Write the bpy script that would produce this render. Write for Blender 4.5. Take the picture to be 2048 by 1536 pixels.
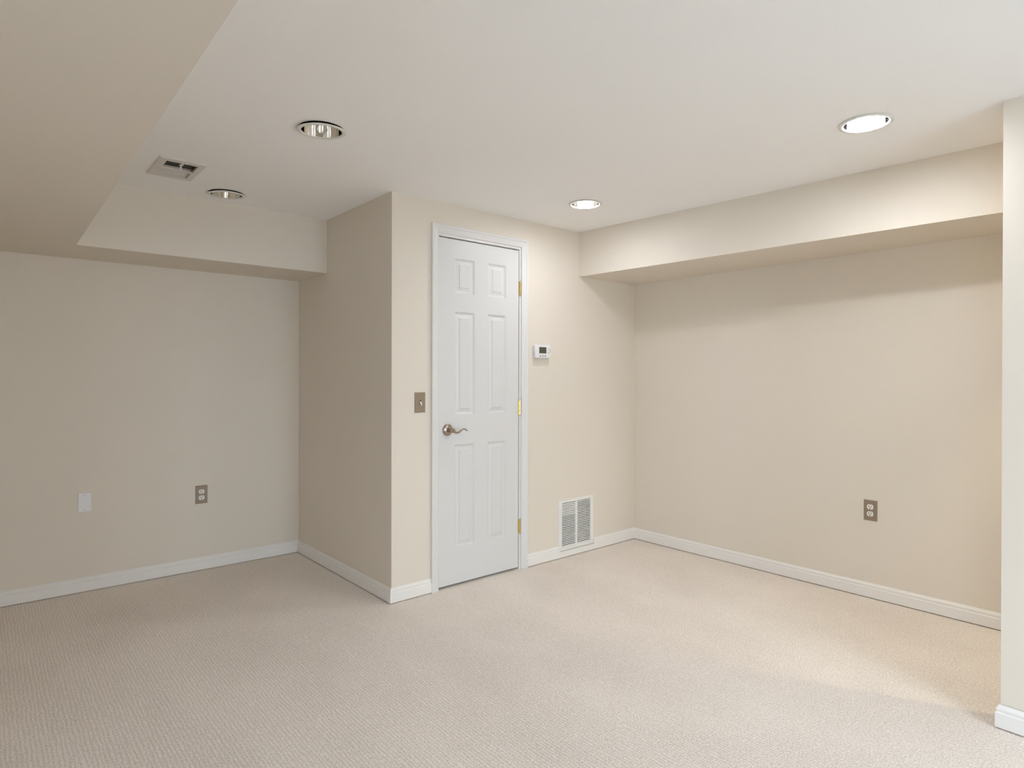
import bpy, bmesh, math, random
from mathutils import Vector, Matrix

for o in list(bpy.data.objects):
    bpy.data.objects.remove(o)
scene = bpy.context.scene
col = scene.collection
PI = math.pi

# ------------------------------------------------------------------ camera
IMG_W, IMG_H = 2048, 1536
F_PX = 1242.56
YAW, PITCH, ROLL = math.radians(40.7645), math.radians(-0.1594), math.radians(0.1214)
CAM = Vector((-1.7016, -3.0061, 1.2468))
SX, SY = 6.478, -14.0315
fw = Vector((math.sin(YAW) * math.cos(PITCH), math.cos(YAW) * math.cos(PITCH), math.sin(PITCH)))
rt = Vector((math.cos(YAW), -math.sin(YAW), 0))
up = rt.cross(fw)
r2 = math.cos(ROLL) * rt + math.sin(ROLL) * up
u2 = -math.sin(ROLL) * rt + math.cos(ROLL) * up
cd = bpy.data.cameras.new('camera')
cam = bpy.data.objects.new('camera', cd)
col.objects.link(cam)
M = Matrix.Identity(4)
for i in range(3):
    M[i][0], M[i][1], M[i][2], M[i][3] = r2[i], u2[i], -fw[i], CAM[i]
cam.matrix_world = M
cd.sensor_fit = 'HORIZONTAL'
cd.sensor_width = 36.0
cd.lens = F_PX / IMG_W * 36.0
cd.shift_x = -SX / IMG_W
cd.shift_y = SY / IMG_W
cd.clip_start = 0.02
scene.camera = cam

# ------------------------------------------------------------------ daylight, exposure
scene.view_settings.view_transform = 'Standard'
scene.view_settings.look = 'None'
scene.view_settings.gamma = 1.0
scene.view_settings.use_curve_mapping = False
scene.view_settings.exposure = 0.20
scene.cycles.caustics_reflective = False
scene.cycles.caustics_refractive = False
scene.cycles.max_bounces = 16
scene.cycles.diffuse_bounces = 10
scene.cycles.glossy_bounces = 6
scene.cycles.transparent_max_bounces = 12

SKY = (0.73, 0.87, 1.0)
SKY_STRENGTH = 9.5
BULB_STRENGTH = 195.0
NEAR_BULB_STRENGTH = 345.0     # lamp by the right edge
HALL_BULB_STRENGTH = 400.0

world = bpy.data.worlds.new('overcast_sky')
scene.world = world
world.use_nodes = True
bg = world.node_tree.nodes['Background']
bg.inputs['Color'].default_value = (*SKY, 1)
bg.inputs['Strength'].default_value = SKY_STRENGTH

# room dimensions (metres)
W = 2.0923          # right wall plane, x
D = 1.3038          # alcove back wall plane, y
H = 2.2475          # ceiling
SOF_R = 0.6163      # right soffit depth at the door wall
SOF_RN = 0.505      # right soffit depth two metres nearer
Z_R, Z_RN = 1.9375, 1.9455
SOF_B = 0.4652      # alcove soffit depth
Z_L = 1.9047        # underside of left and alcove soffit
BH, BT = 0.0839, 0.014
REAR = -4.4
FAR_L = -3.6
WIN = (-0.55, 0.58, 0.03, 2.08)   # glazed door in the rear wall: x0 x1 z0 z1

WIN_FILL = (-4.3, -2.9, 0.22, 1.87)    # window added to the far left wall for fill light: y0 y1 z0 z1

def area_portal(loc, w, h, rot):
    l = bpy.data.lights.new('window_portal', 'AREA')
    l.shape = 'RECTANGLE'
    l.size, l.size_y = w, h
    l.cycles.is_portal = True
    o = bpy.data.objects.new('window_portal', l)
    col.objects.link(o)
    o.location = loc
    o.rotation_euler = rot
area_portal(((WIN[0] + WIN[1]) / 2, REAR - 0.16, (WIN[2] + WIN[3]) / 2), WIN[1] - WIN[0], WIN[3] - WIN[2], (PI / 2, 0, 0))
area_portal((FAR_L - 0.16, (WIN_FILL[0] + WIN_FILL[1]) / 2, (WIN_FILL[2] + WIN_FILL[3]) / 2), WIN_FILL[3] - WIN_FILL[2], WIN_FILL[1] - WIN_FILL[0], (0, -PI / 2, 0))

# ------------------------------------------------------------------ helpers
class MB:
    """collects shapes into one mesh"""
    def __init__(self):
        self.bm = bmesh.new()
    def face(self, pts):
        return self.bm.faces.new([self.bm.verts.new(p) for p in pts])
    def box(self, x0, x1, y0, y1, z0, z1, bevel=0.0, seg=2):
        v = [self.bm.verts.new((x, y, z)) for z in (z0, z1) for y in (y0, y1) for x in (x0, x1)]
        f = [(0, 2, 3, 1), (4, 5, 7, 6), (0, 1, 5, 4), (1, 3, 7, 5), (3, 2, 6, 7), (2, 0, 4, 6)]
        fs = [self.bm.faces.new([v[i] for i in q]) for q in f]
        if bevel > 0:
            es = list({e for q in fs for e in q.edges})
            bmesh.ops.bevel(self.bm, geom=es, offset=bevel, segments=seg, profile=0.5, affect='EDGES')
        return self
    def prism(self, poly, z0, z1):
        """extrude an xy polygon; z0/z1 number or per-point list"""
        n = len(poly)
        a = z0 if isinstance(z0, (list, tuple)) else [z0] * n
        b = z1 if isinstance(z1, (list, tuple)) else [z1] * n
        lo = [self.bm.verts.new((p[0], p[1], a[i])) for i, p in enumerate(poly)]
        hi = [self.bm.verts.new((p[0], p[1], b[i])) for i, p in enumerate(poly)]
        self.bm.faces.new(lo[::-1]); self.bm.faces.new(hi)
        for i in range(n):
            j = (i + 1) % n
            self.bm.faces.new((lo[i], lo[j], hi[j], hi[i]))
        return self
    def lathe(self, prof, n=48, c=(0, 0, 0), axis='Z', close=False):
        """revolve (r, h) pairs; r==0 makes a pole"""
        def place(r, h, t):
            a, b = r * math.cos(t), r * math.sin(t)
            if axis == 'Z': p = (a, b, h)
            elif axis == 'Y': p = (a, h, b)
            else: p = (h, a, b)
            return (p[0] + c[0], p[1] + c[1], p[2] + c[2])
        rings = []
        for r, h in prof:
            if r < 1e-9:
                rings.append([self.bm.verts.new(place(0, h, 0))])
            else:
                rings.append([self.bm.verts.new(place(r, h, 2 * PI * k / n)) for k in range(n)])
        pairs = list(zip(rings[:-1], rings[1:]))
        if close: pairs.append((rings[-1], rings[0]))
        for A, B in pairs:
            for k in range(n):
                l = (k + 1) % n
                if len(A) == 1 and len(B) == 1: continue
                if len(A) == 1: self.bm.faces.new((A[0], B[k], B[l]))
                elif len(B) == 1: self.bm.faces.new((A[k], A[l], B[0]))
                else: self.bm.faces.new((A[k], A[l], B[l], B[k]))
        return self
    def tube(self, pts, radii, n=14):
        """swept elliptical section; radii entries (across, vertical)"""
        pts = [Vector(p) for p in pts]
        rings = []
        for i, p in enumerate(pts):
            t = (pts[min(i + 1, len(pts) - 1)] - pts[max(i - 1, 0)]).normalized()
            s = t.cross(Vector((0, 1, 0)))
            if s.length < 1e-4: s = Vector((1, 0, 0))
            s.normalize(); w = s.cross(t).normalized()
            a, b = radii[i]
            rings.append([self.bm.verts.new(p + s * (a * math.cos(2 * PI * k / n)) + w * (b * math.sin(2 * PI * k / n))) for k in range(n)])
        for A, B in zip(rings[:-1], rings[1:]):
            for k in range(n):
                l = (k + 1) % n
                self.bm.faces.new((A[k], A[l], B[l], B[k]))
        self.bm.faces.new(rings[0][::-1]); self.bm.faces.new(rings[-1])
        return self
    def build(self, name, mat, parent=None, smooth=None, origin=None):
        bmesh.ops.remove_doubles(self.bm, verts=self.bm.verts, dist=1e-6)
        bmesh.ops.recalc_face_normals(self.bm, faces=self.bm.faces)
        if origin is not None:
            bmesh.ops.translate(self.bm, verts=self.bm.verts, vec=-Vector(origin))
        me = bpy.data.meshes.new(name)
        self.bm.to_mesh(me); self.bm.free()
        me.materials.append(mat)
        if smooth is not None:
            for p in me.polygons: p.use_smooth = True
            try: me.set_sharp_from_angle(angle=math.radians(smooth))
            except Exception: pass
        o = bpy.data.objects.new(name, me)
        col.objects.link(o)
        if origin is not None: o.location = origin
        if parent is not None:
            o.parent = parent
        return o

def tag(o, label=None, cat=None, group=None, kind=None):
    if label: o['label'] = label
    if cat: o['category'] = cat
    if group: o['group'] = group
    if kind: o['kind'] = kind
    return o

def structure(o, label=None, cat=None):
    return tag(o, label, cat, kind='structure')

def empty(name, loc, rot=(0, 0, 0)):
    o = bpy.data.objects.new(name, None)
    o.empty_display_size = 0.05
    col.objects.link(o)
    o.location = loc; o.rotation_euler = rot
    return o

def copy_tree(src, loc, rot=None):
    r = src.copy(); col.objects.link(r); r.location = loc
    if rot: r.rotation_euler = rot
    for ch in list(src.children):
        c = ch.copy(); col.objects.link(c); c.parent = r
        for g in list(ch.children):
            d = g.copy(); col.objects.link(d); d.parent = c
    return r

# ------------------------------------------------------------------ materials
def lin(c):
    return tuple(((v / 255) / 12.92 if v / 255 <= 0.04045 else ((v / 255 + 0.055) / 1.055) ** 2.4) for v in c)

def mat(name, color, rough=0.5, metal=0.0, spec=0.5, bump=None, emit=None, coat=0.0, vary=None):
    m = bpy.data.materials.new(name); m.use_nodes = True
    nt = m.node_tree; b = nt.nodes['Principled BSDF']
    b.inputs['Base Color'].default_value = (*color, 1)
    b.inputs['Roughness'].default_value = rough
    b.inputs['Metallic'].default_value = metal
    b.inputs['Specular IOR Level'].default_value = spec
    b.inputs['Coat Weight'].default_value = coat
    if emit:
        b.inputs['Emission Color'].default_value = (*emit[0], 1)
        b.inputs['Emission Strength'].default_value = emit[1]
    if bump or vary:
        tc = nt.nodes.new('ShaderNodeTexCoord')
    if bump:
        nz = nt.nodes.new('ShaderNodeTexNoise')
        nz.inputs['Scale'].default_value = bump[0]; nz.inputs['Detail'].default_value = 4
        nt.links.new(tc.outputs['Object'], nz.inputs['Vector'])
        bp = nt.nodes.new('ShaderNodeBump')
        bp.inputs['Strength'].default_value = bump[1]; bp.inputs['Distance'].default_value = bump[2]
        nt.links.new(nz.outputs['Fac'], bp.inputs['Height'])
        nt.links.new(bp.outputs['Normal'], b.inputs['Normal'])
    if vary:
        n2 = nt.nodes.new('ShaderNodeTexNoise')
        n2.inputs['Scale'].default_value = vary[0]; n2.inputs['Detail'].default_value = 3
        nt.links.new(tc.outputs['Object'], n2.inputs['Vector'])
        rp = nt.nodes.new('ShaderNodeValToRGB')
        k = vary[1]
        rp.color_ramp.elements[0].position = 0.3; rp.color_ramp.elements[1].position = 0.7
        rp.color_ramp.elements[0].color = (*[c * (1 - k) for c in color], 1)
        rp.color_ramp.elements[1].color = (*[min(1, c * (1 + k)) for c in color], 1)
        nt.links.new(n2.outputs['Fac'], rp.inputs['Fac'])
        nt.links.new(rp.outputs['Color'], b.inputs['Base Color'])
    return m

M_WALL = mat('beige_wall_paint', (0.71, 0.65, 0.568), 0.55, spec=0.25, bump=(240, 0.06, 0.002), vary=(1.3, 0.012))
M_CEIL = mat('flat_white_ceiling_paint', (0.88, 0.87, 0.86), 0.9, spec=0.1, bump=(9, 0.05, 0.01), vary=(1.1, 0.012))
M_TRIM = mat('white_semigloss_trim', (0.70, 0.69, 0.675), 0.32, spec=0.4)
M_BASE = mat('white_baseboard_paint', (0.78, 0.76, 0.735), 0.35, spec=0.4)
M_DOOR = mat('white_door_paint', (0.66, 0.657, 0.65), 0.35, spec=0.4, bump=(160, 0.04, 0.001))
M_NICKEL = mat('satin_nickel', (0.42, 0.355, 0.305), 0.24, metal=1.0)
M_BRASS = mat('polished_brass', (0.86, 0.71, 0.38), 0.2, metal=1.0)
M_BRONZE = mat('bronze_wall_plate', (0.29, 0.225, 0.165), 0.45, metal=0.25, spec=0.4, vary=(180, 0.06))
M_IVORY = mat('white_receptacle_plastic', (0.80, 0.77, 0.73), 0.35)
M_PLATE = mat('white_blank_plate', (0.77, 0.76, 0.77), 0.4)
M_DARK = mat('dark_slot', (0.012, 0.011, 0.010), 0.7)
M_SCREW = mat('steel_screw', (0.45, 0.44, 0.43), 0.4, metal=0.8)
M_GRILLE = mat('white_painted_grille', (0.76, 0.755, 0.735), 0.4, spec=0.4)
M_DUCT = mat('dark_duct_metal', (0.045, 0.038, 0.034), 0.6, metal=0.3)
M_VENT = mat('off_white_register_enamel', (0.66, 0.62, 0.585), 0.4, spec=0.4)
M_TRIMRING = mat('white_downlight_ring', (0.74, 0.72, 0.68), 0.4, spec=0.4)
M_REFL = mat('specular_reflector', (0.93, 0.92, 0.90), 0.035, metal=1.0)
M_HOUSING = mat('black_downlight_housing', (0.01, 0.009, 0.008), 0.8)
M_BULB_OFF = mat('frosted_bulb_off', (0.75, 0.73, 0.70), 0.3)
M_BULB = mat('lit_bulb', (0.9, 0.88, 0.85), 0.4, emit=((0.94, 0.95, 1.0), BULB_STRENGTH))
M_BULB_NEAR = mat('lit_bright_bulb', (0.9, 0.88, 0.85), 0.4, emit=((0.93, 0.95, 1.0), NEAR_BULB_STRENGTH))
M_BULB_WARM = mat('lit_warm_bulb', (0.9, 0.85, 0.75), 0.4, emit=((1.0, 0.93, 0.68), HALL_BULB_STRENGTH))
M_THERMO = mat('thermostat_plastic', (0.74, 0.73, 0.735), 0.35)
M_LCD = mat('thermostat_lcd', (0.075, 0.085, 0.05), 0.2, spec=0.5)
M_BEZEL = mat('lcd_bezel', (0.03, 0.028, 0.025), 0.3)
M_BUTTON = mat('grey_button', (0.17, 0.16, 0.165), 0.5)
M_BOUNCE_GROUND = mat('grey_bounce_concrete', (0.50, 0.50, 0.49), 0.9, bump=(60, 0.2, 0.003), vary=(4, 0.08))
M_ALU = mat('white_window_frame', (0.78, 0.78, 0.78), 0.35)

def carpet_material():
    m = bpy.data.materials.new('ribbed_loop_carpet'); m.use_nodes = True
    nt = m.node_tree; N = nt.nodes; L = nt.links
    b = N['Principled BSDF']
    b.inputs['Roughness'].default_value = 1.0
    b.inputs['Specular IOR Level'].default_value = 0.05
    b.inputs['Sheen Weight'].default_value = 0.15
    b.inputs['Sheen Roughness'].default_value = 0.6
    tc = N.new('ShaderNodeTexCoord')
    def noise(scale, detail, sc=1.0):
        mp = N.new('ShaderNodeMapping'); mp.inputs['Scale'].default_value = scale
        L.new(tc.outputs['Object'], mp.inputs['Vector'])
        nz = N.new('ShaderNodeTexNoise'); nz.inputs['Scale'].default_value = sc
        nz.inputs['Detail'].default_value = detail
        L.new(mp.outputs['Vector'], nz.inputs['Vector'])
        return nz.outputs['Fac']
    def math_(op, a, bb):
        n = N.new('ShaderNodeMath'); n.operation = op
        for i, v in enumerate((a, bb)):
            if isinstance(v, (int, float)): n.inputs[i].default_value = v
            else: L.new(v, n.inputs[i])
        return n.outputs[0]
    # ribs run along y, 13 mm apart, a little wavy and broken
    sep = N.new('ShaderNodeSeparateXYZ'); L.new(tc.outputs['Object'], sep.inputs[0])
    wob = noise((38, 9, 1), 3)
    ph = math_('ADD', math_('MULTIPLY', sep.outputs['X'], 2 * PI / 0.0130), math_('MULTIPLY', wob, 9.0))
    rib = math_('ADD', math_('MULTIPLY', math_('SINE', ph, 0), 0.5), 0.5)
    brk = noise((60, 30, 1), 2)
    rib = math_('MULTIPLY', rib, math_('MULTIPLY', brk, 1.6))
    tuft = noise((300, 230, 1), 3)
    fleck = noise((170, 120, 1), 1)
    patch = noise((2.2, 1.4, 1), 3)     # footprints and pile lay
    h = math_('ADD', math_('ADD', math_('MULTIPLY', rib, 0.105), math_('MULTIPLY', tuft, 0.66)), math_('MULTIPLY', fleck, 0.34))
    fac = math_('ADD', h, math_('MULTIPLY', math_('SUBTRACT', patch, 0.5), 0.17))
    rp = N.new('ShaderNodeValToRGB')
    rp.color_ramp.elements[0].position = 0.38; rp.color_ramp.elements[1].position = 0.66
    rp.color_ramp.elements[0].color = (*CARPET_LO, 1); rp.color_ramp.elements[1].color = (*CARPET_HI, 1)
    L.new(fac, rp.inputs['Fac']); L.new(rp.outputs['Color'], b.inputs['Base Color'])
    bp = N.new('ShaderNodeBump'); bp.inputs['Strength'].default_value = 0.55
    bp.inputs['Distance'].default_value = 0.006
    L.new(h, bp.inputs['Height']); L.new(bp.outputs['Normal'], b.inputs['Normal'])
    return m
CARPET_LO = (0.55, 0.48, 0.425)
CARPET_HI = (0.92, 0.845, 0.775)
M_CARPET = carpet_material()

def glass_material():
    m = bpy.data.materials.new('window_glass'); m.use_nodes = True
    nt = m.node_tree; nt.nodes.clear()
    out = nt.nodes.new('ShaderNodeOutputMaterial'); mx = nt.nodes.new('ShaderNodeMixShader')
    tr = nt.nodes.new('ShaderNodeBsdfTransparent'); gl = nt.nodes.new('ShaderNodeBsdfGlossy')
    gl.inputs['Roughness'].default_value = 0.02
    lw = nt.nodes.new('ShaderNodeLayerWeight'); lw.inputs['Blend'].default_value = 0.12
    nt.links.new(lw.outputs['Fresnel'], mx.inputs[0]); nt.links.new(tr.outputs[0], mx.inputs[1])
    nt.links.new(gl.outputs[0], mx.inputs[2]); nt.links.new(mx.outputs[0], out.inputs[0])
    return m
M_GLASS = glass_material()

# ------------------------------------------------------------------ room shell
structure(MB().box(FAR_L - 0.1, W + 0.1, REAR - 0.1, D + 0.1, -0.06, 0).build('floor', M_CARPET), 'beige ribbed loop carpet over the whole floor', 'floor')
ft = MB().box(-14, 6, REAR - 8, REAR - 0.14, -0.12, -0.05).box(-14, FAR_L - 0.16, REAR - 0.14, D + 4, -0.12, -0.05).build('floor_bounce_ground', M_BOUNCE_GROUND)  # unseen ground, added to bounce daylight and cut sky light from below
structure(ft, 'unseen grey concrete ground added outside to bounce daylight', 'patio')

# ceiling slab with round holes for the downlights and one rectangular hole for the vent
LIGHTS = [(-0.644, -0.566), (-0.667, 0.645), (0.952, -2.047), (0.977, -0.523)]
HALL_LIGHT = (1.56, -3.15)
HOLE_R = 0.0905
VENT = (-1.079, -0.876, 0.196, 0.514)      # outer flange x0 x1 y0 y1
VIN = (-1.043, -0.908, 0.237, 0.471)       # opening
def ceiling():
    bm = bmesh.new()
    def loop(pts):
        vs = [bm.verts.new((x, y, H)) for x, y in pts]
        return [bm.edges.new((vs[i], vs[(i + 1) % len(vs)])) for i in range(len(vs))]
    es = loop([(-1.45, REAR - 0.1), (W + 0.1, REAR - 0.1), (W + 0.1, D + 0.05), (-1.45, D + 0.05)])
    for x, y in LIGHTS + [HALL_LIGHT]:
        es += loop([(x + HOLE_R * math.cos(2 * PI * k / 48), y + HOLE_R * math.sin(2 * PI * k / 48)) for k in range(48)])
    a = 0.004
    es += loop([(VIN[0] - a, VIN[2] - a), (VIN[1] + a, VIN[2] - a), (VIN[1] + a, VIN[3] + a), (VIN[0] - a, VIN[3] + a)])
    bmesh.ops.triangle_fill(bm, use_beauty=True, use_dissolve=False, edges=es)
    r = bmesh.ops.extrude_face_region(bm, geom=list(bm.faces))
    bmesh.ops.translate(bm, verts=[v for v in r['geom'] if isinstance(v, bmesh.types.BMVert)], vec=(0, 0, 0.016))
    m = MB(); m.bm.free(); m.bm = bm
    return m.build('ceiling', M_CEIL)
structure(ceiling(), 'smooth flat white ceiling with recessed lights', 'ceiling')
structure(MB().box(FAR_L - 0.1, W + 0.12, REAR - 0.1, D + 0.12, H + 0.3, H + 0.34).build('ceiling_subfloor', M_HOUSING), 'dark deck above the ceiling', 'ceiling')

# walls
structure(MB().box(FAR_L - 0.1, W + 0.1, D, D + 0.12, 0, H + 0.3).build('wall_left', M_WALL), 'beige alcove back wall on the left', 'wall')
structure(MB().box(0, 0.1, 0.1, D, 0, H).build('wall_return', M_WALL), 'shaded beige side wall of the closet', 'wall')
DX0, DX1, DZ1 = 0.290, 0.938, 2.068       # rough opening for the door
GX0, GX1, GZ0, GZ1 = 1.298, 1.602, 0.066, 0.374
w = MB()
w.box(0, DX0, 0, 0.1, 0, H).box(DX0, DX1, 0, 0.1, DZ1, H)
w.box(DX1, GX0, 0, 0.1, 0, H).box(GX1, W, 0, 0.1, 0, H).box(GX0, GX1, 0, 0.1, 0, GZ0).box(GX0, GX1, 0, 0.1, GZ1, H)
structure(w.build('wall_closet_front', M_WALL), 'lit beige wall around the white door', 'wall')
structure(MB().box(W, W + 0.12, REAR - 0.1, D, 0, H + 0.3).build('wall_right', M_WALL), 'beige right wall under the soffit', 'wall')
w = MB()
w.box(FAR_L - 0.12, FAR_L, REAR - 0.1, WIN_FILL[0], 0, H + 0.3).box(FAR_L - 0.12, FAR_L, WIN_FILL[1], D, 0, H + 0.3)
w.box(FAR_L - 0.12, FAR_L, WIN_FILL[0], WIN_FILL[1], 0, WIN_FILL[2]).box(FAR_L - 0.12, FAR_L, WIN_FILL[0], WIN_FILL[1], WIN_FILL[3], H + 0.3)
structure(w.build('wall_far_left', M_WALL), 'beige wall beyond the left edge', 'wall')
w = MB()
w.box(FAR_L, WIN[0], REAR - 0.12, REAR, 0, H + 0.3).box(WIN[1], W, REAR - 0.12, REAR, 0, H + 0.3)
w.box(WIN[0], WIN[1], REAR - 0.12, REAR, 0, WIN[2]).box(WIN[0], WIN[1], REAR - 0.12, REAR, WIN[3], H + 0.3)
structure(w.build('wall_rear', M_WALL), 'beige rear wall with the glass door', 'wall')

# partition at the right edge (end of its face leans a little, as built)
PXB, PYB, PXT, PYT = 1.0384, -2.4657, 1.1174, -2.4508
w = MB()
YE = -3.7
lo = [(PXB, PYB, 0), (PXB + 0.11, PYB, 0), (PXB + 0.11, YE, 0), (PXB, YE, 0)]
hi = [(PXT, PYT, H), (PXT + 0.11, PYT, H), (PXT + 0.11, YE, H), (PXT, YE, H)]
vl = [w.bm.verts.new(p) for p in lo]; vh = [w.bm.verts.new(p) for p in hi]
w.bm.faces.new(vl[::-1]); w.bm.faces.new(vh)
for i in range(4):
    j = (i + 1) % 4
    w.bm.faces.new((vl[i], vl[j], vh[j], vh[i]))
structure(w.build('wall_partition', M_WALL), 'bright wall end at the right edge', 'wall')

# soffits
sx = lambda y: W - (SOF_R + (SOF_RN - SOF_R) * (-y / 2.0))
sz = lambda y: Z_R + (Z_RN - Z_R) * (-y / 2.0)
YN = -2.9
w = MB().prism([(sx(0), 0), (sx(YN), YN), (W, YN), (W, 0)], [sz(0), sz(YN), sz(YN), sz(0)], H + 0.01)
structure(w.build('ceiling_soffit_right', M_WALL), 'boxed beige soffit along the right wall', 'soffit')
w = MB().prism([(FAR_L, REAR), (-1.383, REAR), (-1.330, D - SOF_B), (0, D - SOF_B), (0, D), (FAR_L, D)], Z_L, H + 0.01)
structure(w.build('ceiling_soffit_left', M_WALL), 'low beige soffit over the left side and alcove', 'soffit')

# rear sliding glass door
wx0, wx1, wz0, wz1 = WIN
f = MB()
yf0, yf1 = REAR - 0.10, REAR - 0.03
t = 0.05
f.box(wx0, wx0 + t, yf0, yf1, wz0, wz1).box(wx1 - t, wx1, yf0, yf1, wz0, wz1)
f.box(wx0, wx1, yf0, yf1, wz0, wz0 + t).box(wx0, wx1, yf0, yf1, wz1 - t, wz1)
xm = (wx0 + wx1) / 2
f.box(xm - 0.045, xm + 0.045, yf0, yf1, wz0, wz1)
win = structure(f.build('window_1', M_ALU), 'white framed sliding glass door behind the viewpoint', 'window')
for a, b_ in ((wx0 + t, xm - 0.045), (xm + 0.045, wx1 - t)):
    MB().box(a, b_, REAR - 0.068, REAR - 0.062, wz0 + t, wz1 - t).build('glass_pane', M_GLASS, win)

# unseen window added in the far left wall as daylight fill
y0_, y1_, z0_, z1_ = WIN_FILL
f = MB()
xa, xb = FAR_L - 0.10, FAR_L - 0.03
f.box(xa, xb, y0_, y0_ + t, z0_, z1_).box(xa, xb, y1_ - t, y1_, z0_, z1_)
f.box(xa, xb, y0_, y1_, z0_, z0_ + t).box(xa, xb, y0_, y1_, z1_ - t, z1_)
ym_ = (y0_ + y1_) / 2
f.box(xa, xb, ym_ - 0.035, ym_ + 0.035, z0_, z1_)
win_fill = structure(f.build('window_fill', M_ALU), 'unseen white framed double window added on the far left wall for fill light', 'window')
for a, b_ in ((y0_ + t, ym_ - 0.035), (ym_ + 0.035, y1_ - t)):
    MB().box(FAR_L - 0.068, FAR_L - 0.062, a, b_, z0_ + t, z1_ - t).build('glass_pane', M_GLASS, win_fill)

# ------------------------------------------------------------------ baseboards
BASE = [(0, 0.006), (BT, 0.006), (BT, 0.056), (0.0125, 0.0585), (0.0098, 0.0605), (0.0098, 0.0645),
        (0.0112, 0.0675), (0.0112, 0.071), (0.0092, 0.0755), (0.0055, 0.0795), (0.0035, BH), (0, BH)]
def run(path, names, prof=BASE, closed_ends=True):
    """sweep the profile along an xy path; the room is on the path's right; one object per leg"""
    P = [Vector((p[0], p[1])) for p in path]
    segs = [(P[i + 1] - P[i]).normalized() for i in range(len(P) - 1)]
    nor = [Vector((s.y, -s.x)) for s in segs]
    offs = []
    for i in range(len(P)):
        if i == 0: offs.append(nor[0])
        elif i == len(P) - 1: offs.append(nor[-1])
        else:
            m = nor[i - 1] + nor[i]
            offs.append(m / (m.dot(nor[i])))
    for i, (nm, lb) in enumerate(names):
        b = MB()
        A = [b.bm.verts.new((P[i].x + offs[i].x * u, P[i].y + offs[i].y * u, z)) for u, z in prof]
        B = [b.bm.verts.new((P[i + 1].x + offs[i + 1].x * u, P[i + 1].y + offs[i + 1].y * u, z)) for u, z in prof]
        for k in range(len(prof)):
            l = (k + 1) % len(prof)
            b.bm.faces.new((A[k], A[l], B[l], B[k]))
        b.bm.faces.new(A); b.bm.faces.new(B[::-1])
        structure(b.build(nm, M_BASE), lb, 'baseboard')
run([(FAR_L, D), (0, D), (0, 0), (0.2515, 0)],
    [('baseboard_left', 'white baseboard along the alcove back wall'),
     ('baseboard_return', 'white baseboard along the closet side wall'),
     ('baseboard_door_side', 'short white baseboard left of the door')])
run([(0.9885, 0), (1.281, 0)], [('baseboard_middle', 'short white baseboard between door and floor grille')])
run([(1.627, 0), (W, 0), (W, REAR)],
    [('baseboard_corner', 'short white baseboard right of the floor grille'),
     ('baseboard_right', 'white baseboard along the right wall')])
LOWB = [(0, 0.006), (BT, 0.006), (BT, 0.044), (0.0, 0.044)]
run([(1.281, 0), (1.627, 0)], [('baseboard_grille', 'cut down white baseboard strip under the floor grille')], LOWB)
# the partition's room side is on the left of a path going +y, so walk it the other way
run([(PXB + 0.11, PYB), (PXB, PYB), (PXB, YE)],
    [('baseboard_partition_end', 'white baseboard around the end of the right partition'),
     ('baseboard_partition', 'white baseboard on the wall end at right')])

# ------------------------------------------------------------------ door, frame, casing
SL0, SL1, SZ0, SZ1 = 0.3095, 0.9185, 0.015, 2.0460
JX0, JX1, JZ = 0.3065, 0.9225, 2.0535
jm = MB()
jm.box(DX0, JX0, 0.0, 0.1, 0, DZ1).box(JX1, DX1, 0.0, 0.1, 0, DZ1).box(JX0, JX1, 0.0, 0.1, JZ, DZ1)
jm.box(JX0, JX0 + 0.012, 0.041, 0.075, 0, JZ).box(JX1 - 0.012, JX1, 0.041, 0.075, 0, JZ).box(JX0, JX1, 0.041, 0.075, JZ - 0.012, JZ)
structure(jm.build('trim_2', M_TRIM), 'white door jamb', 'door jamb')

def casing():
    # profile: distance from the inner edge, protrusion
    pr = [(0, 0), (0, 0.007), (0.003, 0.0095), (0.006, 0.0095), (0.009, 0.0075), (0.012, 0.0085), (0.024, 0.0115),
          (0.034, 0.0125), (0.037, 0.0155), (0.041, 0.0170), (0.048, 0.0175), (0.0505, 0.0165), (0.0515, 0.0150), (0.0515, 0)]
    x0, x1, z1 = 0.3035, 0.9365, 2.0675
    m = MB()
    st = []
    for (x, z, dx, dz) in ((x0, 0, -1, 0), (x0, z1, -1, 1), (x1, z1, 1, 1), (x1, 0, 1, 0)):
        st.append([m.bm.verts.new((x + dx * u, -v, z + dz * u)) for u, v in pr])
    for A, B in zip(st[:-1], st[1:]):
        for k in range(len(pr)):
            l = (k + 1) % len(pr)
            m.bm.faces.new((A[k], A[l], B[l], B[k]))
    m.bm.faces.new(st[0]); m.bm.faces.new(st[-1][::-1])
    return m.build('trim_1', M_TRIM)
structure(casing(), 'white moulded casing around the door', 'door casing')

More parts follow.
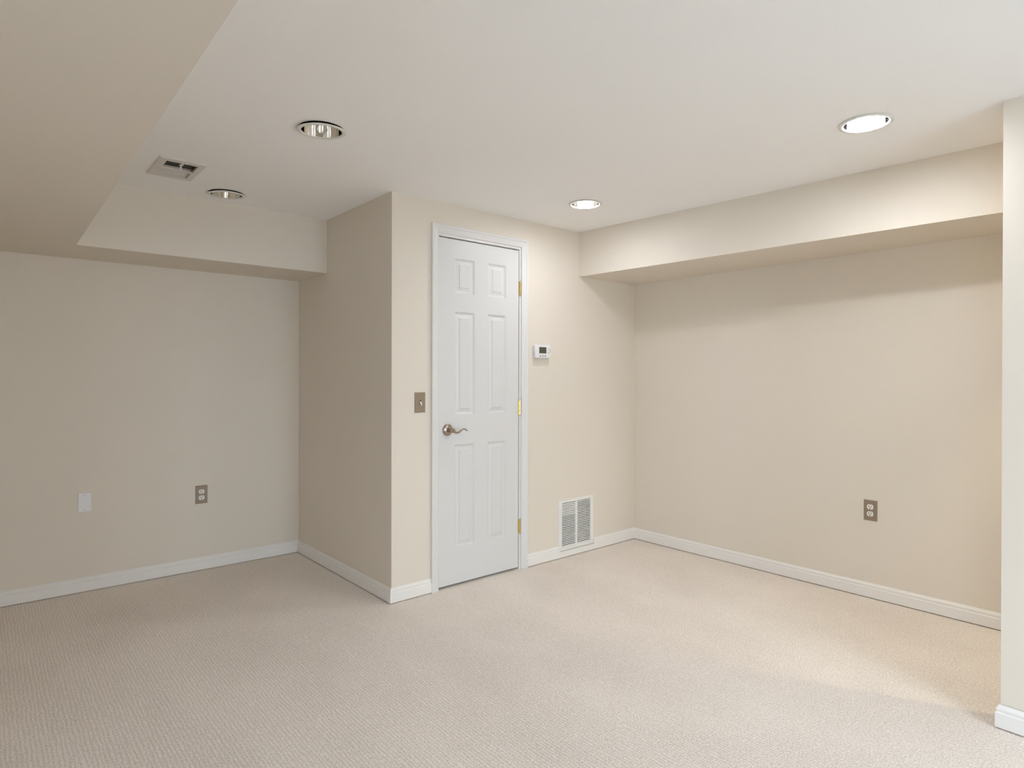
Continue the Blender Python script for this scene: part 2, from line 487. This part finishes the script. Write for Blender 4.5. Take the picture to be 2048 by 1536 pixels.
def door_slab():
    m = MB(); bm = m.bm
    y0 = 0.002
    px = [(0.4205, 0.5655), (0.6695, 0.8125)]
    pz = [(0.2275, 0.835), (1.0135, 1.6205), (1.731, 1.9355)]
    xs = [SL0, px[0][0], px[0][1], px[1][0], px[1][1], SL1]
    zs = [SZ0, pz[0][0], pz[0][1], pz[1][0], pz[1][1], pz[2][0], pz[2][1], SZ1]
    for i in range(5):
        for j in range(7):
            a, b_, c, d = xs[i], xs[i + 1], zs[j], zs[j + 1]
            if i in (1, 3) and j in (1, 3, 5):
                loops = []
                for ins, dep in ((0, 0), (0.003, 0.0035), (0.010, 0.0085), (0.0135, 0.0092), (0.018, 0.0088), (0.0340, 0.0040), (0.0360, 0.0010), (0.0375, 0.0010)):
                    loops.append([bm.verts.new((x, y0 + dep, z)) for x, z in
                                  ((a + ins, c + ins), (b_ - ins, c + ins), (b_ - ins, d - ins), (a + ins, d - ins))])
                for A, B in zip(loops[:-1], loops[1:]):
                    for k in range(4):
                        l = (k + 1) % 4
                        bm.faces.new((A[k], A[l], B[l], B[k]))
                bm.faces.new(loops[-1])
            else:
                m.face([(a, y0, c), (b_, y0, c), (b_, y0, d), (a, y0, d)])
    yb = y0 + 0.035
    m.face([(SL0, yb, SZ0), (SL0, yb, SZ1), (SL1, yb, SZ1), (SL1, yb, SZ0)])
    for (p, q_) in (((SL0, SZ0), (SL1, SZ0)), ((SL1, SZ0), (SL1, SZ1)), ((SL1, SZ1), (SL0, SZ1)), ((SL0, SZ1), (SL0, SZ0))):
        m.face([(p[0], y0, p[1]), (q_[0], y0, q_[1]), (q_[0], yb, q_[1]), (p[0], yb, p[1])])
    return m.build('door_1', M_DOOR, origin=(SL1, 0.002, SZ0))
door = structure(door_slab(), 'closed white six panel door with nickel lever', 'door')
bpy.context.view_layer.update()

def keep(o, parent):
    """parent without moving"""
    o.parent = parent
    o.matrix_parent_inverse = Matrix.Translation(-parent.location)
    return o

# lever handle: rosette, neck, wave lever
hx, hz = 0.369, 0.9265
r_ = MB().lathe([(0, -0.0035), (0.0, -0.012), (0.014, -0.0125), (0.020, -0.0115), (0.0275, -0.009), (0.0325, -0.005), (0.0345, -0.001), (0.0345, 0.002), (0, 0.002)][1:], 48, (hx, 0, hz), 'Y')
handle = keep(r_.build('door_handle', M_NICKEL, smooth=40), door)
n_ = MB().lathe([(0.0135, -0.010), (0.0115, -0.016), (0.0108, -0.036), (0.0118, -0.044), (0.0135, -0.049), (0.0135, -0.059), (0.0115, -0.0625), (0, -0.0635)], 32, (hx, 0, hz), 'Y')
o = n_.build('neck', M_NICKEL, smooth=40); o.parent = handle
pts, rad = [], []
for k in range(25):
    t_ = k / 24
    x = hx + 0.002 + 0.108 * t_
    z = hz - 0.0035 - 0.0115 * math.sin(PI * min(1, t_ / 0.52)) * (1 if t_ < 0.52 else 0)
    if t_ >= 0.52: z = hz - 0.0035 + 0.0085 * math.sin(PI * (t_ - 0.52) / 0.42)
    y = -0.054 + 0.012 * t_ * t_
    pts.append((x, y, z))
    rad.append((0.0070 - 0.0034 * t_, 0.0085 - 0.0025 * t_))
# smooth the centreline
for _ in range(3):
    pts = [pts[0]] + [tuple((pts[i - 1][j] + 2 * pts[i][j] + pts[i + 1][j]) / 4 for j in range(3)) for i in range(1, len(pts) - 1)] + [pts[-1]]
o = MB().tube(pts, rad, 16).build('lever', M_NICKEL, smooth=60); o.parent = handle
keep(MB().box(SL0 - 0.001, SL0 + 0.0012, 0.004, 0.030, hz - 0.029, hz + 0.029).build('latch_plate', M_NICKEL), door)

# hinges
for zc in (1.804, 1.0395, 0.2755):
    cx, cy, r = 0.9285, -0.0045, 0.0056
    h = MB()
    for k in range(5):
        a = zc - 0.0445 + k * 0.0178
        h.lathe([(0, a + 0.0004), (r, a + 0.0004), (r, a + 0.0174), (0, a + 0.0174)], 20, (cx, cy, 0))
    h.box(SL1 - 0.0035, cx, -0.0012, 0.0015, zc - 0.0445, zc + 0.0445)
    ho = keep(h.build('hinge', M_BRASS, smooth=40), door)
    ho['label'] = 'polished brass hinge'
    p = MB().lathe([(0, zc + 0.0445), (0.0052, zc + 0.0445), (0.0052, zc + 0.047), (0.003, zc + 0.049), (0, zc + 0.0495)], 16, (cx, cy, 0))
    p.lathe([(0, zc - 0.0445), (0.0046, zc - 0.0445), (0.0040, zc - 0.0475), (0, zc - 0.0490)], 16, (cx, cy, 0))
    po = p.build('pin', M_BRASS, smooth=40); po.parent = ho

# ------------------------------------------------------------------ wall plates (built facing -y around the origin)
def plate_mesh(w, h, t=0.0055, bev=0.0045, holes=()):
    m = MB(); bm = m.bm
    L = []
    for ins, y in ((0, 0), (0, -0.0012), (0.0010, -0.0030), (bev * 0.6, -t * 0.86), (bev, -t)):
        a, b_ = w / 2 - ins, h / 2 - ins
        L.append([bm.verts.new((x, y, z)) for x, z in ((-a, -b_), (a, -b_), (a, b_), (-a, b_))])
    for A, B in zip(L[:-1], L[1:]):
        for k in range(4):
            l = (k + 1) % 4
            bm.faces.new((A[k], A[l], B[l], B[k]))
    bm.faces.new(L[0][::-1]); bm.faces.new(L[-1])
    return m
def screw(parent, x, z, y, m=M_SCREW, r=0.0034):
    s = MB().lathe([(r, y), (r * 0.9, y - 0.0009), (0, y - 0.0014)], 20, (x, 0, z), 'Y')
    s.build('screw', m, parent, smooth=40)

def make_outlet():
    r = empty('power_outlet', (0, 0, 0))
    plate_mesh(0.070, 0.1145).build('plate', M_BRONZE, r)
    for zc in (0.0195, -0.0195):
        # classic duplex face: circle clipped flat at top and bottom
        pts = []
        R = 0.0172
        for k in range(64):
            a = 2 * PI * k / 64
            pts.append((R * math.cos(a), max(-0.0138, min(0.0138, R * math.sin(a)))))
        b = MB()
        A = [b.bm.verts.new((x, -0.004, zc + z)) for x, z in pts]
        B = [b.bm.verts.new((x, -0.0072, zc + z)) for x, z in pts]
        C_ = [b.bm.verts.new((x * 0.94, -0.0080, zc + z * 0.94)) for x, z in pts]
        for X, Y in ((A, B), (B, C_)):
            for k in range(64):
                l = (k + 1) % 64
                b.bm.faces.new((X[k], X[l], Y[l], Y[k]))
        b.bm.faces.new(C_); b.bm.faces.new(A[::-1])
        rec = b.build('receptacle', M_IVORY, r)
        MB().box(-0.0079, -0.0049, -0.0085, -0.0078, zc - 0.0010, zc + 0.0086).build('slot', M_DARK, rec)
        MB().box(0.0050, 0.0077, -0.0085, -0.0078, zc - 0.0002, zc + 0.0080).build('slot', M_DARK, rec)
        MB().lathe([(0, -0.0085), (0.0031, -0.0085), (0.0031, -0.0078), (0, -0.0078)], 16, (0, 0, zc - 0.0072), 'Y').build('ground_hole', M_DARK, rec)
    screw(r, 0, 0, -0.0055, M_BRONZE)
    return r
out_l = make_outlet()
out_l.location = (-0.6295, D, 0.4815)
tag(out_l, 'bronze plated duplex outlet on the alcove wall beside the blank plate', 'power outlet', 'bronze duplex outlets')
out_r = copy_tree(out_l, (W, -1.6675, 0.492), (0, 0, -PI / 2))
tag(out_r, 'bronze plated duplex outlet on the right wall under the soffit', 'power outlet', 'bronze duplex outlets')

bl = empty('blank_wall_plate', (-1.246, D, 0.514))
plate_mesh(0.066, 0.111, 0.005).build('plate', M_PLATE, bl)
for z in (0.042, -0.042): screw(bl, 0, z, -0.005, M_SCREW, 0.003)
tag(bl, 'pale grey white blank cover plate low on the alcove wall', 'wall plate')

sw = empty('light_switch', (0.1795, 0, 1.0925))
plate_mesh(0.070, 0.1145).build('plate', M_BRONZE, sw)
MB().box(-0.0052, 0.0052, -0.0062, -0.004, -0.0125, 0.0125, 0.0006).build('toggle_collar', M_DUCT, sw)
tg = MB()
v = [tg.bm.verts.new(p) for p in ((-0.0042, -0.005, -0.006), (0.0042, -0.005, -0.006), (0.0042, -0.005, 0.0075), (-0.0042, -0.005, 0.0075),
                                  (-0.0033, -0.0165, -0.0165), (0.0033, -0.0165, -0.0165), (0.0033, -0.0185, -0.0085), (-0.0033, -0.0185, -0.0085))]
for q_ in ((0, 1, 5, 4), (1, 2, 6, 5), (2, 3, 7, 6), (3, 0, 4, 7), (4, 5, 6, 7), (3, 2, 1, 0)):
    tg.bm.faces.new([v[i] for i in q_])
bmesh.ops.bevel(tg.bm, geom=list(tg.bm.edges), offset=0.0008, segments=2, profile=0.5, affect='EDGES')
tg.build('toggle', M_IVORY, sw)
for z in (0.0303, -0.0303): screw(sw, 0, z, -0.0055, M_BRONZE, 0.003)
tag(sw, 'bronze plated light switch with white toggle left of the door', 'light switch')

# ------------------------------------------------------------------ thermostat
th = empty('thermostat', (1.1065, 0, 1.4035))
def rounded(w, h, r, n=8):
    pts = []
    for cx_, cz_, a0 in ((w / 2 - r, h / 2 - r, 0), (-w / 2 + r, h / 2 - r, PI / 2), (-w / 2 + r, -h / 2 + r, PI), (w / 2 - r, -h / 2 + r, 1.5 * PI)):
        for k in range(n + 1):
            a = a0 + PI / 2 * k / n
            pts.append((cx_ + r * math.cos(a), cz_ + r * math.sin(a)))
    return pts
def rounded_block(layers):
    m = MB(); rings = []
    for w_, h_, r, y in layers:
        rings.append([m.bm.verts.new((x, y, z)) for x, z in rounded(w_, h_, r)])
    n = len(rings[0])
    for A, B in zip(rings[:-1], rings[1:]):
        for k in range(n):
            l = (k + 1) % n
            m.bm.faces.new((A[k], A[l], B[l], B[k]))
    m.bm.faces.new(rings[0][::-1]); m.bm.faces.new(rings[-1])
    return m
rounded_block([(0.138, 0.086, 0.014, 0), (0.140, 0.088, 0.015, -0.004), (0.143, 0.090, 0.016, -0.018), (0.142, 0.089, 0.016, -0.024), (0.138, 0.085, 0.015, -0.0285), (0.131, 0.078, 0.013, -0.030)]).build('body', M_THERMO, th, smooth=35)
bz = MB().box(-0.0355, 0.0285, -0.0312, -0.029, -0.0125, 0.0285, 0.0008).build('screen_bezel', M_BEZEL, th)
MB().box(-0.0325, 0.0245, -0.0316, -0.0308, -0.0095, 0.0255).build('screen', M_LCD, bz)
def tri(m, cx_, cz_, s, up_):
    d = 1 if up_ else -1
    p = [(cx_ - s, cz_ - d * s * 0.8), (cx_ + s, cz_ - d * s * 0.8), (cx_, cz_ + d * s)]
    a = [m.bm.verts.new((x, -0.029, z)) for x, z in p]; b_ = [m.bm.verts.new((x, -0.0316, z)) for x, z in p]
    m.bm.faces.new(a); m.bm.faces.new(b_)
    for k in range(3):
        l = (k + 1) % 3
        m.bm.faces.new((a[k], a[l], b_[l], b_[k]))
    return m
tri(MB(), 0.0520, 0.0185, 0.0045, True).build('button', M_BUTTON, th)
tri(MB(), 0.0520, -0.0070, 0.0045, False).build('button', M_BUTTON, th)
MB().lathe([(0.0034, -0.029), (0.0034, -0.0314), (0, -0.0318)], 20, (0.0615, 0, 0.0055), 'Y').build('button', M_BUTTON, th)
for x in (-0.0260, -0.0035, 0.0190):
    MB().lathe([(0.0048, -0.029), (0.0046, -0.0312), (0, -0.0318)], 24, (x, 0, -0.0300), 'Y').build('button', M_BUTTON, th)
tag(th, 'white programmable thermostat with dark screen right of the door', 'thermostat')

# ------------------------------------------------------------------ return air grille
gr = empty('return_air_grille', (1.4537, 0, 0.2195))
gx0, gx1, gz0, gz1 = -0.1727, 0.1720, -0.1725, 0.1725
LB = (-0.1470, -0.0140); RB = (0.0035, 0.1390); zb0, zb1 = -0.1440, 0.1535
f = MB()
def frame_piece(x0, x1, z0, z1): f.box(x0, x1, -0.0085, -0.0005, z0, z1, 0.0)
frame_piece(gx0 + 0.004, LB[0], gz0 + 0.004, gz1 - 0.004); frame_piece(RB[1], gx1 - 0.004, gz0 + 0.004, gz1 - 0.004)
frame_piece(LB[0], RB[1], gz0 + 0.004, zb0); frame_piece(LB[0], RB[1], zb1, gz1 - 0.004)
frame_piece(LB[1], RB[0], zb0, zb1)
# sloping outer rim
rim = [(0.0, 0.0005), (0.0, -0.003), (0.004, -0.0085), (0.0045, -0.0005)]
st = []
for (x, z, dx, dz) in ((gx0, gz0, 1, 1), (gx1, gz0, -1, 1), (gx1, gz1, -1, -1), (gx0, gz1, 1, -1)):
    st.append([f.bm.verts.new((x + dx * u, y, z + dz * u)) for u, y in rim])
for i in range(4):
    A, B = st[i], st[(i + 1) % 4]
    for k in range(4):
        l = (k + 1) % 4
        f.bm.faces.new((A[k], A[l], B[l], B[k]))
f.build('frame', M_GRILLE, gr)
NL = 25
pitch = (zb1 - zb0) / NL
for x0, x1, nclosed in ((LB[0], LB[1], 7), (RB[0], RB[1], 0)):
    b = MB()
    for k in range(NL):
        zt = zb1 - (k + 0.40) * pitch
        lip = pitch * (0.66 if k < nclosed else 0.50)
        za = zt - lip
        # stamped blade: front lip with a short return bent back at the top
        p = [(-0.0082, za), (-0.0082, zt - 0.0008), (-0.0074, zt), (-0.0020, zt + 0.0004), (-0.0020, zt - 0.0004), (-0.0070, zt - 0.0010), (-0.0073, za)]
        lo = [b.bm.verts.new((x0, y, z)) for y, z in p]; hi = [b.bm.verts.new((x1, y, z)) for y, z in p]
        n = len(p)
        b.bm.faces.new(lo); b.bm.faces.new(hi[::-1])
        for i in range(n):
            j = (i + 1) % n
            b.bm.faces.new((lo[i], lo[j], hi[j], hi[i]))
    b.build('louvre_bank', M_GRILLE, gr)
d = MB()
d.face([(-0.153, 0.07, -0.152), (0.146, 0.07, -0.152), (0.146, 0.07, 0.153), (-0.153, 0.07, 0.153)])
for (a, b_) in (((-0.153, -0.152), (0.146, -0.152)), ((0.146, -0.152), (0.146, 0.153)), ((0.146, 0.153), (-0.153, 0.153)), ((-0.153, 0.153), (-0.153, -0.152))):
    d.face([(a[0], 0.0005, a[1]), (b_[0], 0.0005, b_[1]), (b_[0], 0.07, b_[1]), (a[0], 0.07, a[1])])
d.build('duct', M_DUCT, gr)
screw(gr, 0.128, 0.1625, -0.0085, M_SCREW, 0.003); screw(gr, 0.128, -0.157, -0.0085, M_SCREW, 0.003)
tag(gr, 'white louvred return air grille low on the wall right of the door', 'air grille')

# ------------------------------------------------------------------ ceiling vent
vx, vy = (VENT[0] + VENT[1]) / 2, (VENT[2] + VENT[3]) / 2
cv = empty('ceiling_vent', (vx, vy, H))
hx_, hy_ = (VENT[1] - VENT[0]) / 2, (VENT[3] - VENT[2]) / 2
ix, iy0, iy1 = (VIN[1] - VIN[0]) / 2, VIN[2] - vy, VIN[3] - vy
icx = (VIN[0] + VIN[1]) / 2 - vx
f = MB()
st = []
for sx_, sy_ in ((-1, -1), (1, -1), (1, 1), (-1, 1)):
    ox, oy = sx_ * hx_, sy_ * hy_
    inx, iny = icx + sx_ * ix, (iy0 if sy_ < 0 else iy1)
    st.append([f.bm.verts.new(p) for p in ((ox, oy, 0), (ox, oy, -0.003), (ox - sx_ * 0.006, oy - sy_ * 0.006, -0.0085), (inx, iny, -0.0085), (inx, iny, 0.004))])
for i in range(4):
    A, B = st[i], st[(i + 1) % 4]
    for k in range(5):
        l = (k + 1) % 5
        f.bm.faces.new((A[k], A[l], B[l], B[k]))
# divider between the two banks
ymid = iy0 + 0.127
f.box(icx - ix, icx + ix, ymid - 0.006, ymid + 0.006, -0.0085, -0.001)
f.build('frame', M_VENT, cv)
def blades(y0, y1, n, tilt, name):
    b = MB()
    for k in range(n):
        yc = y0 + (k + 0.5) * (y1 - y0) / n
        L_ = 0.0115
        dy, dz = L_ * math.sin(tilt), L_ * math.cos(tilt)
        for s in (1,):
            p = [(yc - dy, 0.011 + dz - 0.004), (yc - dy + 0.001, 0.011 + dz - 0.004), (yc + dy + 0.001, 0.003 - dz + 0.004), (yc + dy, 0.003 - dz + 0.004)]
            lo = [b.bm.verts.new((icx - ix, y, z)) for y, z in p]; hi = [b.bm.verts.new((icx + ix, y, z)) for y, z in p]
            b.bm.faces.new(lo); b.bm.faces.new(hi[::-1])
            for i in range(4):
                j = (i + 1) % 4
                b.bm.faces.new((lo[i], lo[j], hi[j], hi[i]))
    return b.build(name, M_VENT, cv)
blades(iy0 + 0.004, ymid - 0.006, 4, -1.0, 'louvre_bank')
blades(ymid + 0.006, iy1, 6, 0.95, 'louvre_bank')
b = MB()
b.face([(icx - ix, iy0, 0.12), (icx + ix, iy0, 0.12), (icx + ix, iy1, 0.12), (icx - ix, iy1, 0.12)])
for (a, c_) in (((-1, iy0), (1, iy0)), ((1, iy0), (1, iy1)), ((1, iy1), (-1, iy1)), ((-1, iy1), (-1, iy0))):
    b.face([(icx + a[0] * ix, a[1], 0.002), (icx + c_[0] * ix, c_[1], 0.002), (icx + c_[0] * ix, c_[1], 0.12), (icx + a[0] * ix, a[1], 0.12)])
b.build('duct', M_DUCT, cv)
lv = MB()
lv.box(-0.0085, 0.0065, iy0 - 0.012, iy0 + 0.032, -0.0115, -0.0083, 0.0005)
lv.box(-0.0050, 0.0030, iy0 + 0.026, iy0 + 0.034, -0.034, -0.0085, 0.0008)
lv.build('damper_lever', M_VENT, cv)
screw(cv, 0, iy1 + 0.022, 0, M_SCREW, 0.001)
cv.children[-1].rotation_euler = (PI / 2, 0, 0)
tag(cv, 'off white two way ceiling vent beside the far unlit downlight', 'air vent')

# ------------------------------------------------------------------ recessed downlights
def make_light(bulb_mat, tilt=(0, 0, 0), drop=0.0015, lift=0.0, shift=(0, 0)):
    r = empty('recessed_downlight', (0, 0, 0))
    ring = MB().lathe([(0.0965, -0.0005), (0.0975, -0.0020), (0.0950, -0.0042), (0.0870, -0.0050), (0.0815, -0.0046), (0.0795, -0.0025), (0.0795, 0.001), (0.0830, 0.001)], 72, close=True)
    ro = ring.build('trim_ring', M_TRIMRING, r, smooth=50)
    refl = MB().lathe([(0.0796, -0.0020), (0.0790, 0.010), (0.0775, 0.030), (0.0745, 0.055), (0.0720, 0.080), (0.0690, 0.105), (0.0660, 0.120)], 72)
    rf = refl.build('reflector', M_REFL, r, smooth=60)
    for q_ in (ro, rf):
        q_.rotation_euler = tilt
        q_.location = (0, 0, -drop)
    MB().lathe([(0.0900, 0.003), (0.0900, 0.150), (0, 0.150)], 48).build('housing', M_HOUSING, r, smooth=40)
    bp_ = [(0.0455 * math.sin(a), 0.0375 - 0.0455 * math.cos(a)) for a in [PI / 2 * k / 9 for k in range(10)]]
    bp_[0] = (0, bp_[0][1])
    if lift:      # small unlit lamp set high up in the can
        bp_ = [(a * 0.72, b_ * 0.57 + lift) for a, b_ in bp_]
        neck_ = [(0.030, lift + 0.034), (0.018, lift + 0.050), (0.018, 0.149)]
    else:
        neck_ = [(0.0450, 0.046), (0.040, 0.068), (0.032, 0.094), (0.019, 0.118), (0.018, 0.149)]
    MB().lathe(bp_ + neck_, 40).build('bulb', bulb_mat, r, smooth=40).location = (shift[0], shift[1], 0)
    return r
lit = make_light(M_BULB_NEAR, shift=(-0.014, -0.012))
lit.location = (*LIGHTS[2], H)
tag(lit, 'lit recessed ceiling light nearest the right edge of the room', 'downlight', 'lit recessed lights')
l2 = make_light(M_BULB)
l2.location = (*LIGHTS[3], H)
tag(l2, 'smaller looking lit recessed ceiling light in front of the door wall corner', 'downlight', 'lit recessed lights')
tilt = (math.radians(2.0), math.radians(-1.7), 0)
un = make_light(M_BULB_OFF, tilt, 0.0050, 0.088)
un.location = (*LIGHTS[0], H)
tag(un, 'larger looking unlit mirrored downlight in the middle of the ceiling', 'downlight', 'unlit recessed lights')
u2_ = copy_tree(un, (*LIGHTS[1], H))
tag(u2_, 'unlit mirrored downlight beside the ceiling vent near the alcove soffit', 'downlight', 'unlit recessed lights')
hl = make_light(M_BULB_WARM)
hl.location = (*HALL_LIGHT, H)
tag(hl, 'warm lit recessed light behind the right hand partition', 'downlight')
